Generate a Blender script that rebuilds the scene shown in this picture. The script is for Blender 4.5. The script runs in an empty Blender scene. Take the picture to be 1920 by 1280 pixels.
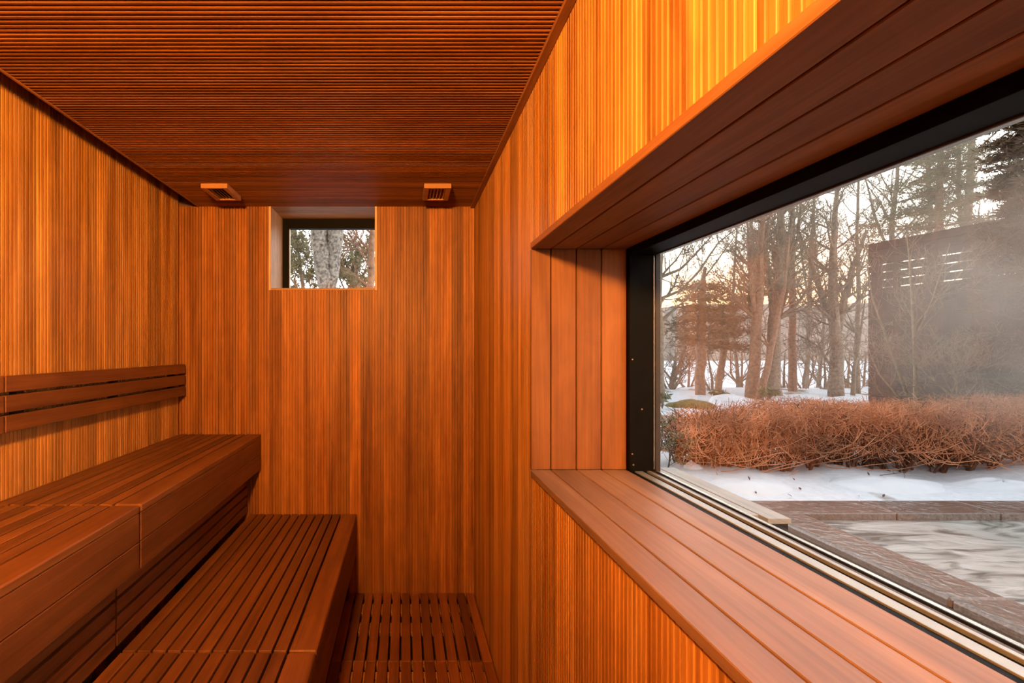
import bpy, math, random
from mathutils import Vector, noise
# ------------------------------------------------------------------ camera
SC = bpy.context.scene
C = SC.collection
U = 0.0031                 # metres per unit (one photo pixel at the back wall)
H = 471 * U                # eye height above the sub-floor
F = 900.0                  # focal length in pixels of the 1920 wide frame
BACK = 900.0               # back wall distance in units
cam_d = bpy.data.cameras.new('camera')
cam = bpy.data.objects.new('camera', cam_d)
C.objects.link(cam)
cam.location = (0, 0, H)
cam.rotation_euler = (math.pi / 2, 0, 0)
cam_d.sensor_width = 36
cam_d.lens = F / 1920 * 36
cam_d.shift_x = 200 / 1920
cam_d.shift_y = 15 / 1920
cam_d.clip_start = 0.02
cam_d.clip_end = 2000
SC.camera = cam
SC.view_settings.view_transform = 'Standard'
SC.view_settings.look = 'None'
SC.view_settings.gamma = 1
SC.view_settings.exposure = 0.0
SC.view_settings.use_curve_mapping = False
SC.cycles.max_bounces = 8
SC.cycles.volume_step_rate = 2.5
SC.cycles.volume_max_steps = 96
LAMP_POWER = 2700.0
SKY = 3.8
# ------------------------------------------------------------------ sky
W = bpy.data.worlds.new('evening_sky')
SC.world = W
W.use_nodes = True
nt = W.node_tree
nt.nodes.clear()
def N(nt, typ, **kw):
    n = nt.nodes.new(typ)
    for k, v in kw.items():
        if k in n.inputs.keys():
            n.inputs[k].default_value = v
        else:
            setattr(n, k, v)
    return n
def L(nt, a, b):
    nt.links.new(a, b)
def ramp(nt, stops, fac=None):
    r = nt.nodes.new('ShaderNodeValToRGB')
    e = r.color_ramp.elements
    while len(e) < len(stops):
        e.new(0.5)
    for el, (p, c) in zip(e, stops):
        el.position = p
        el.color = c if len(c) == 4 else (*c, 1)
    if fac is not None:
        nt.links.new(fac, r.inputs[0])
    return r
def sky():
    tc = N(nt, 'ShaderNodeTexCoord')
    nrm = N(nt, 'ShaderNodeVectorMath', operation='NORMALIZE')
    L(nt, tc.outputs['Generated'], nrm.inputs[0])
    sep = N(nt, 'ShaderNodeSeparateXYZ')
    L(nt, nrm.outputs[0], sep.inputs[0])
    base = ramp(nt, [(0.0, (0.95, 0.80, 0.62)), (0.10, (1.0, 0.93, 0.85)), (0.40, (0.79, 0.78, 0.77)), (1.0, (0.36, 0.385, 0.43))], sep.outputs[2])
    dot = N(nt, 'ShaderNodeVectorMath', operation='DOT_PRODUCT')
    L(nt, nrm.outputs[0], dot.inputs[0])
    d = Vector((625, 900, 60)).normalized()
    dot.inputs[1].default_value = d
    mx = N(nt, 'ShaderNodeMath', operation='MAXIMUM')
    L(nt, dot.outputs['Value'], mx.inputs[0]); mx.inputs[1].default_value = 0
    pw = N(nt, 'ShaderNodeMath', operation='POWER')
    L(nt, mx.outputs[0], pw.inputs[0]); pw.inputs[1].default_value = 14
    glow = N(nt, 'ShaderNodeMix', data_type='RGBA', blend_type='MULTIPLY')
    L(nt, pw.outputs[0], glow.inputs[0])
    L(nt, base.outputs[0], glow.inputs[6])
    low = ramp(nt, [(0.0, (1.0, 0.52, 0.20)), (0.09, (1.0, 0.66, 0.34)), (0.20, (1.0, 0.95, 0.86)), (0.5, (1, 1, 1))], sep.outputs[2])
    L(nt, low.outputs[0], glow.inputs[7])
    side = N(nt, 'ShaderNodeMapRange')                 # the dusk sky dims away from the sunset
    L(nt, dot.outputs['Value'], side.inputs[0])
    side.inputs[1].default_value = -1.0; side.inputs[2].default_value = 1.0
    side.inputs[3].default_value = 0.16 * SKY; side.inputs[4].default_value = 1.75 * SKY
    bg = N(nt, 'ShaderNodeBackground')
    L(nt, side.outputs[0], bg.inputs[1])
    L(nt, glow.outputs[2], bg.inputs[0])
    out = N(nt, 'ShaderNodeOutputWorld')
    L(nt, bg.outputs[0], out.inputs[0])
sky()
# ------------------------------------------------------------------ materials
def new_mat(name):
    m = bpy.data.materials.new(name)
    m.use_nodes = True
    t = m.node_tree
    t.nodes.clear()
    out = N(t, 'ShaderNodeOutputMaterial')
    b = N(t, 'ShaderNodeBsdfPrincipled')
    L(t, b.outputs[0], out.inputs[0])
    return m, t, b, out
def mixc(t, fac, a, b, blend='MIX'):
    n = N(t, 'ShaderNodeMix', data_type='RGBA', blend_type=blend)
    for sock, v in ((0, fac), (6, a), (7, b)):
        if hasattr(v, 'is_linked') or hasattr(v, 'links'):
            L(t, v, n.inputs[sock])
        else:
            n.inputs[sock].default_value = v if sock == 0 else (*v, 1)
    return n.outputs[2]
def wood(name, dark, light, axis, rough=0.5, vary=0.28, long=1.1, cross=20.0, fig=0.5, spec=0.35):
    """cedar-like grain running along the given object axis; each piece of wood gets its own cut and tone"""
    m, t, b, out = new_mat(name)
    tc = N(t, 'ShaderNodeTexCoord')
    oi = N(t, 'ShaderNodeObjectInfo')
    off = N(t, 'ShaderNodeVectorMath', operation='SCALE')
    off.inputs[0].default_value = (31.7, 17.3, 43.1)
    L(t, oi.outputs['Random'], off.inputs[3])
    add = N(t, 'ShaderNodeVectorMath', operation='ADD')
    L(t, tc.outputs['Object'], add.inputs[0]); L(t, off.outputs[0], add.inputs[1])
    def stretched(l, c, detail, dist):
        mp = N(t, 'ShaderNodeMapping')
        s = [c, c, c]; s['xyz'.index(axis)] = l
        mp.inputs['Scale'].default_value = s
        L(t, add.outputs[0], mp.inputs[0])
        n = N(t, 'ShaderNodeTexNoise', Scale=1.0, Detail=detail, Distortion=dist)
        L(t, mp.outputs[0], n.inputs[0])
        return n.outputs[0]
    g1 = stretched(long, cross, 4, 0.6)
    g2 = stretched(long * 3, cross * 9, 3, 0.2)
    g3 = stretched(5.0, 9.0, 3, 1.5)
    r1 = ramp(t, [(0.30, dark), (0.72, light)], g1)
    r2 = ramp(t, [(0.25, (0.72, 0.70, 0.68)), (0.7, (1.08, 1.08, 1.08))], g2)
    c = mixc(t, 0.8, r1.outputs[0], r2.outputs[0], 'MULTIPLY')
    r3 = ramp(t, [(0.35, (0.82, 0.80, 0.78)), (0.62, (1.12, 1.14, 1.16))], g3)
    c = mixc(t, fig, c, r3.outputs[0], 'MULTIPLY')
    hs = N(t, 'ShaderNodeHueSaturation')
    L(t, c, hs.inputs['Color'])
    mr = N(t, 'ShaderNodeMapRange')
    L(t, oi.outputs['Random'], mr.inputs[0])
    mr.inputs[3].default_value = 1 - vary; mr.inputs[4].default_value = 1 + vary
    L(t, mr.outputs[0], hs.inputs['Value'])
    L(t, hs.outputs[0], b.inputs['Base Color'])
    b.inputs['Roughness'].default_value = rough
    b.inputs['Specular IOR Level'].default_value = spec
    bp = N(t, 'ShaderNodeBump', Strength=0.12, Distance=0.002)
    L(t, g2, bp.inputs['Height']); L(t, bp.outputs[0], b.inputs['Normal'])
    return m
def plain(name, col, rough=0.5, metal=0.0, spec=0.5, nscale=30.0, amt=0.15, bump=0.0):
    m, t, b, out = new_mat(name)
    tc = N(t, 'ShaderNodeTexCoord')
    n = N(t, 'ShaderNodeTexNoise', Scale=nscale, Detail=4.0)
    L(t, tc.outputs['Object'], n.inputs[0])
    r = ramp(t, [(0.3, [c * (1 - amt) for c in col]), (0.7, [min(1, c * (1 + amt)) for c in col])], n.outputs[0])
    L(t, r.outputs[0], b.inputs['Base Color'])
    b.inputs['Roughness'].default_value = rough
    b.inputs['Metallic'].default_value = metal
    b.inputs['Specular IOR Level'].default_value = spec
    if bump:
        bp = N(t, 'ShaderNodeBump', Strength=bump, Distance=0.01)
        L(t, n.outputs[0], bp.inputs['Height']); L(t, bp.outputs[0], b.inputs['Normal'])
    return m
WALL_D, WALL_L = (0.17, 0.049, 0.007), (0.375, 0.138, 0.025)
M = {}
M['wall_l'] = wood('reeded_side_wall_lit_wood', (0.25, 0.092, 0.016), (0.53, 0.245, 0.058), 'z', rough=0.5, spec=0.25)  # lighter, yellower tone carries the brighter light on the bench wall
M['wall_r'] = wood('reeded_window_wall_lit_wood', (0.215, 0.073, 0.012), (0.455, 0.200, 0.046), 'z', rough=0.5, spec=0.25)  # same wood, its colour lifted for the light on the window wall
M['wall'] = wood('reeded_end_wall_dim_wood', WALL_D, WALL_L, 'z', rough=0.5, spec=0.25)  # same wood darkened and reddened for the weaker light at the end
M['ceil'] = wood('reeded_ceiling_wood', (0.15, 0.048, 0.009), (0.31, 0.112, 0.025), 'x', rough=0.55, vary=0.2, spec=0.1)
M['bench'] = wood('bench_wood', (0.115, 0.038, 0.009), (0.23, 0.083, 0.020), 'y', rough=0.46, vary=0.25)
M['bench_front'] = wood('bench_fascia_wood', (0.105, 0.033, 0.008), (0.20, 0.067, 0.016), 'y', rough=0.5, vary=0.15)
M['sill'] = wood('sill_wood', (0.155, 0.078, 0.042), (0.265, 0.143, 0.083), 'y', rough=0.47, vary=0.12, cross=14, fig=0.35, spec=0.5)
M['head'] = wood('head_wood', (0.17, 0.062, 0.02), (0.27, 0.11, 0.038), 'y', rough=0.6, vary=0.12, cross=14, fig=0.35, spec=0.1)
M['jamb'] = wood('jamb_wood', (0.135, 0.046, 0.010), (0.225, 0.086, 0.021), 'z', rough=0.5, vary=0.10, cross=12, spec=0.3)
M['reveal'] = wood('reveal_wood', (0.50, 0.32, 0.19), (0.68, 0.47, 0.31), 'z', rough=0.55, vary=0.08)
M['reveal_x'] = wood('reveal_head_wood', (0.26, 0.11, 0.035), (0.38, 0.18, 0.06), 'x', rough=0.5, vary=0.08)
M['trim_y'] = wood('trim_wood_long', (0.18, 0.06, 0.015), (0.27, 0.10, 0.028), 'y', rough=0.5, vary=0.06)
M['duck'] = wood('duckboard_wood', (0.13, 0.038, 0.010), (0.26, 0.086, 0.022), 'y', rough=0.5, vary=0.28)
M['batten'] = wood('batten_wood', (0.42, 0.17, 0.045), (0.58, 0.26, 0.08), 'x', rough=0.55)
M['vent'] = wood('vent_wood', (0.34, 0.14, 0.04), (0.45, 0.20, 0.06), 'x', rough=0.5, vary=0.06)
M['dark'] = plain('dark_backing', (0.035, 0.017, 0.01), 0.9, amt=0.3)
M['core'] = plain('wall_core', (0.10, 0.045, 0.018), 0.8, amt=0.25)
M['facade'] = plain('facade_board', (0.10, 0.085, 0.075), 0.7, amt=0.25)
M['black'] = plain('black_frame_metal', (0.0025, 0.0022, 0.002), 0.55, amt=0.2, spec=0.06)
M['brownblack'] = plain('brown_gasket', (0.035, 0.022, 0.016), 0.5, amt=0.2)
M['alu'] = plain('brushed_aluminium', (0.34, 0.34, 0.325), 0.42, metal=0.7, amt=0.06)
M['rail'] = plain('steel_rail', (0.46, 0.43, 0.38), 0.25, metal=1.0, amt=0.08)
M['screw'] = plain('screw_head', (0.30, 0.2, 0.13), 0.4, metal=0.5)
M['floor'] = plain('dark_floor_tile', (0.05, 0.03, 0.02), 0.6, amt=0.3)
def glass_mat():
    m, t, b, out = new_mat('window_glass')
    t.nodes.remove(b)
    tr = N(t, 'ShaderNodeBsdfTransparent'); tr.inputs[0].default_value = (0.985, 0.987, 0.982, 1)
    gl = N(t, 'ShaderNodeBsdfGlossy', Roughness=0.0)
    fr = N(t, 'ShaderNodeFresnel')
    geo = N(t, 'ShaderNodeNewGeometry')            # the far face of the pane meets the ray from inside the glass
    ior = N(t, 'ShaderNodeMapRange'); ior.inputs[3].default_value = 1.5; ior.inputs[4].default_value = 1 / 1.5
    L(t, geo.outputs['Backfacing'], ior.inputs[0]); L(t, ior.outputs[0], fr.inputs[0])
    mx = N(t, 'ShaderNodeMixShader')
    L(t, fr.outputs[0], mx.inputs[0]); L(t, tr.outputs[0], mx.inputs[1]); L(t, gl.outputs[0], mx.inputs[2])
    L(t, mx.outputs[0], out.inputs[0])
    return m
M['glass'] = glass_mat()
# ------------------------------------------------------------------ object helpers
def mesh_data(name, verts, faces, mat, smooth=False):
    me = bpy.data.meshes.new(name)
    me.from_pydata(verts, [], faces)
    if mat: me.materials.append(mat)
    if smooth:
        me.polygons.foreach_set('use_smooth', [True] * len(me.polygons))
    me.update()
    return me
def wloc(o):
    v = Vector(o.location)
    return v + wloc(o.parent) if o.parent else v
def place(name, me, loc, parent=None, kind=None, label=None, cat=None, group=None):
    o = bpy.data.objects.new(name, me)
    C.objects.link(o)
    o.parent = parent
    o.location = Vector(loc) - (wloc(parent) if parent else Vector((0, 0, 0)))
    if kind: o['kind'] = kind
    if label: o['label'] = label
    if cat: o['category'] = cat
    if group: o['group'] = group
    return o
def thing(name, label, cat, loc, group=None, kind=None):
    return place(name, None, loc, None, kind, label, cat, group)
CACHE = {}
def cbox_data(name, sx, sy, sz, mat, c):
    key = (round(sx, 5), round(sy, 5), round(sz, 5), mat.name, c)
    if key in CACHE: return CACHE[key]
    hx, hy, hz = sx / 2, sy / 2, sz / 2
    c = min(c, hx * .45, hy * .45, hz * .45)
    V = []; idx = {}
    for a in (-1, 1):
        for b in (-1, 1):
            for d in (-1, 1):
                for k in range(3):
                    p = [a * (hx - c), b * (hy - c), d * (hz - c)]
                    p[k] = (a, b, d)[k] * (hx, hy, hz)[k]
                    idx[(a, b, d, k)] = len(V); V.append(p)
    Fc = []
    S = [(-1, -1), (1, -1), (1, 1), (-1, 1)]
    for s in (-1, 1):
        f = [idx[(s, p, q, 0)] for p, q in S]; Fc.append(f if s > 0 else f[::-1])
        f = [idx[(p, s, q, 1)] for p, q in S]; Fc.append(f[::-1] if s > 0 else f)
        f = [idx[(p, q, s, 2)] for p, q in S]; Fc.append(f if s > 0 else f[::-1])
    for a in (-1, 1):
        for b in (-1, 1):
            def quad(f, flip): Fc.append(f[::-1] if flip else f)
            quad([idx[(a, b, -1, 0)], idx[(a, b, -1, 1)], idx[(a, b, 1, 1)], idx[(a, b, 1, 0)]], a * b < 0)
            quad([idx[(a, -1, b, 0)], idx[(a, 1, b, 0)], idx[(a, 1, b, 2)], idx[(a, -1, b, 2)]], a * b < 0)
            quad([idx[(-1, a, b, 1)], idx[(-1, a, b, 2)], idx[(1, a, b, 2)], idx[(1, a, b, 1)]], a * b < 0)
            for d in (-1, 1):
                f = [idx[(a, b, d, 0)], idx[(a, b, d, 1)], idx[(a, b, d, 2)]]
                Fc.append(f if a * b * d > 0 else f[::-1])
    me = mesh_data(name, V, Fc, mat)
    CACHE[key] = me
    return me
def box(name, x0, x1, y0, y1, z0, z1, mat, parent=None, c=0.0008, **kw):
    """chamfered block between world coordinates"""
    x0, x1 = min(x0, x1), max(x0, x1); z0, z1 = min(z0, z1), max(z0, z1); y0, y1 = min(y0, y1), max(y0, y1)
    me = cbox_data(name, x1 - x0, y1 - y0, z1 - z0, mat, c)
    return place(name, me, ((x0 + x1) / 2, (y0 + y1) / 2, (z0 + z1) / 2), parent, **kw)
def bu(name, u0, u1, y0, y1, v0, v1, mat, parent=None, c=0.0008, **kw):
    """the same in room units: u to the side, y into the depth, v downwards from eye height"""
    return box(name, u0 * U, u1 * U, y0 * U, y1 * U, H - v0 * U, H - v1 * U, mat, parent, c, **kw)
def multi_box(name, boxes, mat, parent=None, **kw):
    """one solid shell made of several blocks, in room units"""
    V, Fc = [], []
    for (u0, u1, y0, y1, v0, v1) in boxes:
        n = len(V)
        for x in (u0 * U, u1 * U):
            for y in (y0 * U, y1 * U):
                for z in (H - v1 * U, H - v0 * U):
                    V.append((x, y, z))
        Fc += [[n + i for i in f] for f in ((0, 1, 3, 2), (4, 6, 7, 5), (0, 4, 5, 1), (2, 3, 7, 6), (0, 2, 6, 4), (1, 5, 7, 3))]
    return place(name, mesh_data(name, V, Fc, mat), (0, 0, 0), parent, **kw)
RP = {}
def reeded(name, a0, a1, pitch, phase, length, axis_a, axis_d, axis_l, sign_d, mat, groove, depth, thick):
    """plank with rounded-edge reeds: width runs along axis_a from a0 to a1, reeds stand out along sign_d * axis_d"""
    key = (round(a1 - a0, 5), round((a0 - phase) % pitch, 5), round(length, 5), axis_a, axis_d, sign_d, mat.name)
    if key in RP: return RP[key]
    pts = []
    mid = (a0 + a1) / 2
    k0 = math.floor((a0 - phase) / pitch + 1e-6)
    k = k0
    while phase + k * pitch < a1 - 1e-6:
        s = phase + k * pitch; e = s + pitch
        g = groove / 2; ch = groove * 0.28
        for p, d in ((s, 0), (s + g - ch * .3, 0), (s + g, depth - ch), (s + g + ch, depth), (e - g - ch, depth), (e - g, depth - ch), (e - g + ch * .3, 0), (e, 0)):
            p = min(max(p, a0), a1)
            if pts and abs(pts[-1][0] - p) < 1e-7 and abs(pts[-1][1] - d) < 1e-7: continue
            pts.append((p, d))
        k += 1
    prof = [(a0, -thick)] + pts + [(a1, -thick)]
    n = len(prof)
    V = []
    for l in (-length / 2, length / 2):
        for (p, d) in prof:
            v = [0, 0, 0]
            v[axis_a] = p - mid; v[axis_d] = sign_d * d; v[axis_l] = l
            V.append(v)
    Fc = [[i, (i + 1) % n, n + (i + 1) % n, n + i] for i in range(n)]
    Fc += [list(range(n))[::-1], [n + i for i in range(n)]]
    me = mesh_data(name, V, Fc, mat)
    import bmesh
    bm = bmesh.new(); bm.from_mesh(me); bmesh.ops.recalc_face_normals(bm, faces=bm.faces); bm.to_mesh(me); bm.free()
    RP[key] = me
    return me
# ------------------------------------------------------------------ room shell
LEFT, RIGHT = -425.0, 130.0
FRONT = -270.0                       # wall behind the camera
CEIL, FLOOR = -268.0, 471.0
LIP = -386.0                         # ceiling stops short of the side wall here
JY0, JY1 = -230.0, 490.0             # wide window between these depths
SILL, HEAD = 122.6, -102.5
OUT = 256.0                          # outer face of the window wall
WU0, WU1, WV = -252.0, -57.0, -115.0 # small window
wall_l = multi_box('wall_left', [(LEFT - 40, LEFT - 5, FRONT - 40, BACK + 100, -340, FLOOR)], M['core'], kind='structure', label='tall side wall of amber vertical reeded planks behind the benches')
wall_b = multi_box('wall_back', [(LEFT - 5, WU0 - 4, BACK + 5, BACK + 100, -340, FLOOR), (WU1 + 4, OUT, BACK + 5, BACK + 100, -340, FLOOR),
                                 (WU0 - 4, WU1 + 4, BACK + 5, BACK + 100, WV + 4, FLOOR), (WU0 - 4, WU1 + 4, BACK + 5, BACK + 100, -340, CEIL - 6)],
                   M['core'], kind='structure', label='end wall of amber reeded planks with a small high window')
wall_r = multi_box('wall_right', [(RIGHT + 5, OUT, JY1 + 6, BACK + 5, -340, FLOOR), (RIGHT + 5, OUT, FRONT - 40, JY0 - 6, -340, FLOOR),
                                  (RIGHT + 5, OUT, JY0 - 6, JY1 + 6, -340, HEAD - 7), (RIGHT + 5, OUT, JY0 - 6, JY1 + 6, SILL + 8, FLOOR)],
                   M['core'], kind='structure', label='reeded plank wall pierced by the wide picture window')
wall_f = multi_box('wall_front', [(LEFT - 5, RIGHT + 5, FRONT - 40, FRONT, -340, FLOOR)], M['core'], kind='structure', label='wooden wall with the lamp opposite the small window')
floor = multi_box('floor', [(LEFT - 40, OUT, FRONT - 40, BACK + 100, FLOOR, FLOOR + 60)], M['floor'], kind='structure', label='dark floor beneath the slatted duckboards')
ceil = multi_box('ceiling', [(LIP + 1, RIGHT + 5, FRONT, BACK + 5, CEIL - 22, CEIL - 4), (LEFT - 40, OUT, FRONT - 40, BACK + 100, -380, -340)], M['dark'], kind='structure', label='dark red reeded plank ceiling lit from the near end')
GR, DP, TH = 0.0036, 0.0065, 0.005
def wall_planks(parent, axis, a_lo, a_hi, ribs, fixed, sign, spans, mat):
    """rows of four-reed planks; spans(a0,a1) -> list of (a0,a1,v_top,v_bottom)"""
    pitch = (a_hi - a_lo) / ribs
    n = math.ceil(ribs / 4)
    for k in range(n):
        p0 = a_lo + k * 4 * pitch; p1 = min(a_hi, p0 + 4 * pitch)
        for (a0, a1, v0, v1) in spans(p0, p1):
            if a1 - a0 < 1.0: continue
            aa, ad = (1, 0) if axis == 'y' else (0, 1)
            me = reeded('plank', a0 * U, a1 * U, pitch * U, a_lo * U, (v1 - v0) * U, aa, ad, 2, sign, mat, GR, DP, TH)
            loc = [0, 0, H - (v0 + v1) / 2 * U]
            loc[aa] = (a0 + a1) / 2 * U; loc[ad] = fixed * U - sign * DP
            place('plank', me, loc, parent)
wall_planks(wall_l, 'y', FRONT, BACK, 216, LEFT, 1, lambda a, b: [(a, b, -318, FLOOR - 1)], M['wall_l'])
def right_spans(a, b):
    if a >= JY1 - .1: return [(a, b, CEIL, FLOOR - 1)]
    if b <= JY0 + .1: return [(a, b, CEIL, FLOOR - 1)]
    return [(a, b, CEIL, HEAD - 6.6), (a, b, SILL + 6.6, FLOOR - 1)]
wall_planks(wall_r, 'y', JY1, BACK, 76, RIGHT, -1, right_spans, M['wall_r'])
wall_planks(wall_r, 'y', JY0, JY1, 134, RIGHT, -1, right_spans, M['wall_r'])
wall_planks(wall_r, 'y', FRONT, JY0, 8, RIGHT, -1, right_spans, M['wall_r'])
def back_spans(a, b):
    out = []
    if a < WU0 - 4: out.append((a, min(b, WU0 - 4), CEIL, FLOOR - 1))
    lo, hi = max(a, WU0 - 4), min(b, WU1 + 4)
    if hi > lo: out.append((lo, hi, WV + 4, FLOOR - 1))
    if b > WU1 + 4: out.append((max(a, WU1 + 4), b, CEIL, FLOOR - 1))
    return out
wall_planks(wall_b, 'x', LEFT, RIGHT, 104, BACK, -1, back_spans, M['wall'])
# ceiling planks run across the room
cp = (BACK - FRONT) / 216
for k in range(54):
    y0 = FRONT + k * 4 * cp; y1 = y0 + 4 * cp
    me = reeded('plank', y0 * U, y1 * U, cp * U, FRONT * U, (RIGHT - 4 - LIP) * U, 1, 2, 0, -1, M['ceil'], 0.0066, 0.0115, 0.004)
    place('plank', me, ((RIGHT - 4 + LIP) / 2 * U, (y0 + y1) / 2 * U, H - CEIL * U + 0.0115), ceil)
bu('trim_1', LIP - 3, LIP, FRONT, BACK - .5, CEIL - 14, CEIL + 1.3, M['trim_y'], kind='structure', label='thin wooden lip edging the ceiling above the shadow gap')
bu('trim_2', RIGHT - 8, RIGHT - .3, FRONT, BACK - .5, CEIL - 3, CEIL + 3.5, M['trim_y'], kind='structure', label='slim cornice strip between ceiling and window wall')
# ------------------------------------------------------------------ wide window
win = thing('window_2', 'wide picture window with black frame and deep wooden reveal', None, (RIGHT * U, JY0 * U, H - SILL * U), kind='structure')
EDGE = 127.4
US = [EDGE, 148.6, 174.6, 200.2, 225.6]
for i in range(4):
    g0 = 0 if i == 0 else 0.55
    g1 = 0 if i == 3 else 0.55
    a, b = US[i] + g0, US[i + 1] - g1
    bu('sill_plank', a, b, JY0, JY1 - .2, SILL, SILL + 6.4, M['sill'], win, c=0.0016)
    bu('head_plank', a, b, JY0, JY1 - .2, HEAD - 6.4, HEAD, M['head'], win, c=0.0016)
    bu('jamb_plank', a + (1.2 if i == 0 else 0), b, JY1 - .2, JY1 + 5.8, HEAD, SILL, M['jamb'], win, c=0.0016)
    bu('jamb_plank', a + (1.2 if i == 0 else 0), b, JY0 - 5.8, JY0 + .2, HEAD, SILL, M['jamb'], win, c=0.0016)
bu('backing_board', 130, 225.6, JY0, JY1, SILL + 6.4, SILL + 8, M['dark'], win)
# frame members
FB = M['black']
stile = bu('frame_stile', 226, 249.4, JY1 - 7, JY1 + 5.5, HEAD + .1, SILL + 4, FB, win)
bu('frame_stile', 249.6, 251.0, JY1 - 7.5, JY1 - 2, HEAD + 7, SILL - 2, M['rail'], win)
bu('frame_stile', 251.1, OUT - .2, JY1 - 9, JY1 + 5.5, HEAD + 3, SILL + 4, M['brownblack'], win)
bu('frame_stile', 226, OUT - .2, JY0 - 5.5, JY0 + 7, HEAD + .1, SILL + 4, FB, win)
bu('frame_head', 226, 249.0, JY0, JY1 - 7, HEAD - 6, HEAD + 7.4, FB, win)
bu('frame_head', 249.2, 250.6, JY0, JY1 - 7.5, HEAD + 5, HEAD + 8.3, M['brownblack'], win)
bu('frame_head', 251.2, OUT - .2, JY0, JY1 - 7, HEAD - 6, HEAD + 8.0, M['rail'], win)
bu('frame_rail', 226, 230.6, JY0, JY1, SILL + .6, SILL + 7, FB, win)
bu('track', 230.8, 238.6, JY0, JY1 - 7, SILL - .2, SILL + 5, M['alu'], win, label='pale metal track strip')
bu('track', 238.6, 243.2, JY0, JY1 - 7, SILL + 1.3, SILL + 7, FB, win)
bu('track', 243.2, 246.6, JY0, JY1 - 7, SILL - .6, SILL + 6, M['alu'], win)
bu('track', 246.6, 249.4, JY0, JY1 - 7, SILL - .2, SILL + 6, M['brownblack'], win)
bu('track', 251.2, 254.4, JY0, JY1 - 9, SILL - 1.2, SILL + 6, M['rail'], win, label='bright steel rail')
bu('pane', 249.4, 249.58, JY0, JY1 - 5, HEAD + 1, SILL + 2, M['glass'], win, c=0.0001, label='large clear inner pane')
bu('pane', 254.8, 255.4, JY0, JY1 - 5, HEAD + 1, SILL + 2, M['glass'], win, c=0.0001, label='large clear outer pane')
for (u, v) in ((228.5, 10), (238, 60), (228.3, 105), (229.5, 116)):
    V, Fc = [], []
    for i in range(10):
        a = i / 10 * 2 * math.pi
        V.append((math.cos(a) * .0028, 0, math.sin(a) * .0028))
        V.append((math.cos(a) * .002, -.0022, math.sin(a) * .002))
    for i in range(10):
        j = (i + 1) % 10
        Fc.append((2 * i, 2 * j, 2 * j + 1, 2 * i + 1))
    Fc.append([2 * i + 1 for i in range(10)])
    place('screw', mesh_data('screw', V, Fc, M['screw']), (u * U, (JY1 - 7) * U, H - v * U), stile)
# ------------------------------------------------------------------ small window
w1 = thing('window_1', 'small square high window in the end wall', None, (WU0 * U, BACK * U, H - WV * U), kind='structure')
RD = 986.0
jb = 12
for i in range(6):
    y0 = BACK - 1.2 + i * (RD - BACK + 1.2) / 6; y1 = BACK - 1.2 + (i + 1) * (RD - BACK + 1.2) / 6
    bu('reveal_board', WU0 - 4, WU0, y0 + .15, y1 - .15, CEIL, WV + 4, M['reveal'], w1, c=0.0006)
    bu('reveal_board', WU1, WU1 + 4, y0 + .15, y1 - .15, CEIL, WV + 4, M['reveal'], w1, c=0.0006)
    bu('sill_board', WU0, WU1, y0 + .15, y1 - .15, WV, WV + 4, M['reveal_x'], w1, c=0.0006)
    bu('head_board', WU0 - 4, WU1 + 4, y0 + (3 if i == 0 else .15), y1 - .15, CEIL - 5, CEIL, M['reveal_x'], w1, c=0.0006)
bu('frame_stile', WU0 - 4, WU0 + 13, RD, RD + 14, CEIL - 6, WV + 4, FB, w1)
bu('frame_stile', WU1 - 3, WU1 + 4, RD, RD + 14, CEIL - 6, WV + 4, FB, w1)
bu('frame_head', WU0 + 13, WU1 - 3, RD, RD + 14, CEIL - 6, CEIL + 19.5, FB, w1)
bu('frame_sill', WU0 + 13, WU1 - 3, RD, RD + 14, WV + 1, WV + 6, FB, w1)
bu('glazing_bead', WU0 + 13, WU0 + 14.2, RD + 2, RD + 8, CEIL + 19.5, WV + 1, M['alu'], w1)
bu('pane', WU0 + 12, WU1 - 2, RD + 9, RD + 10, CEIL + 18, WV + 2, M['glass'], w1, c=0.0001)
# ------------------------------------------------------------------ benches
SEAM = 489.0
def bench(label, y0, y1, top, u_in, u_front, gaps, first_w, nose_w, nose_v, fascia, skirts, loc_v):
    t = thing('sauna_bench', label, 'bench', ((u_in + u_front) / 2 * U, (y0 + y1) / 2 * U, 0))
    y0 += 2.0; y1 -= 1.0
    g = 1.25
    edges = [u_in] + gaps
    for i in range(len(edges) - 1):
        a = edges[i] + (g if i else .6); b = edges[i + 1] - g
        if b - a > 1.0:
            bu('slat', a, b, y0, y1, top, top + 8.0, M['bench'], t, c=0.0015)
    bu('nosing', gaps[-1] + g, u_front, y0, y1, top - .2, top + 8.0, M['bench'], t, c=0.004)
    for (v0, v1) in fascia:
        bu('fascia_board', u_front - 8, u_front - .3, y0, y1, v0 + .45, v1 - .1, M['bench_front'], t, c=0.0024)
    for yb in (y0 + 25, (y0 + y1) / 2, y1 - 25):
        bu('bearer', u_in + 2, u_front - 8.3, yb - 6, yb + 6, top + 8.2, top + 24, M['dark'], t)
    if skirts:
        for (v0, v1) in skirts:
            bu('skirt_board', -303, -294.6, y0, y1, v0, v1, M['bench_front'], t, c=0.0012)
    # leg frames standing on the floor, hidden in the dark below
    ul = (u_in + 6, u_front - 24) if not skirts else (u_in + 6, -318)
    for u in ul:
        for yb in (y0 + 25, y1 - 25):
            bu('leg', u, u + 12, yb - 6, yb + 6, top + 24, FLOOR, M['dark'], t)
    return t
up_gaps = [460.7 - 760 - 15.2 * k for k in range(8, -1, -1)]
up_f = [(166, 195.5), (195.5, 224.5)]
sk = [(223, 236.5), (240, 253), (256.8, 270), (273.6, 286.8), (290.4, 303.6)]
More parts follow.
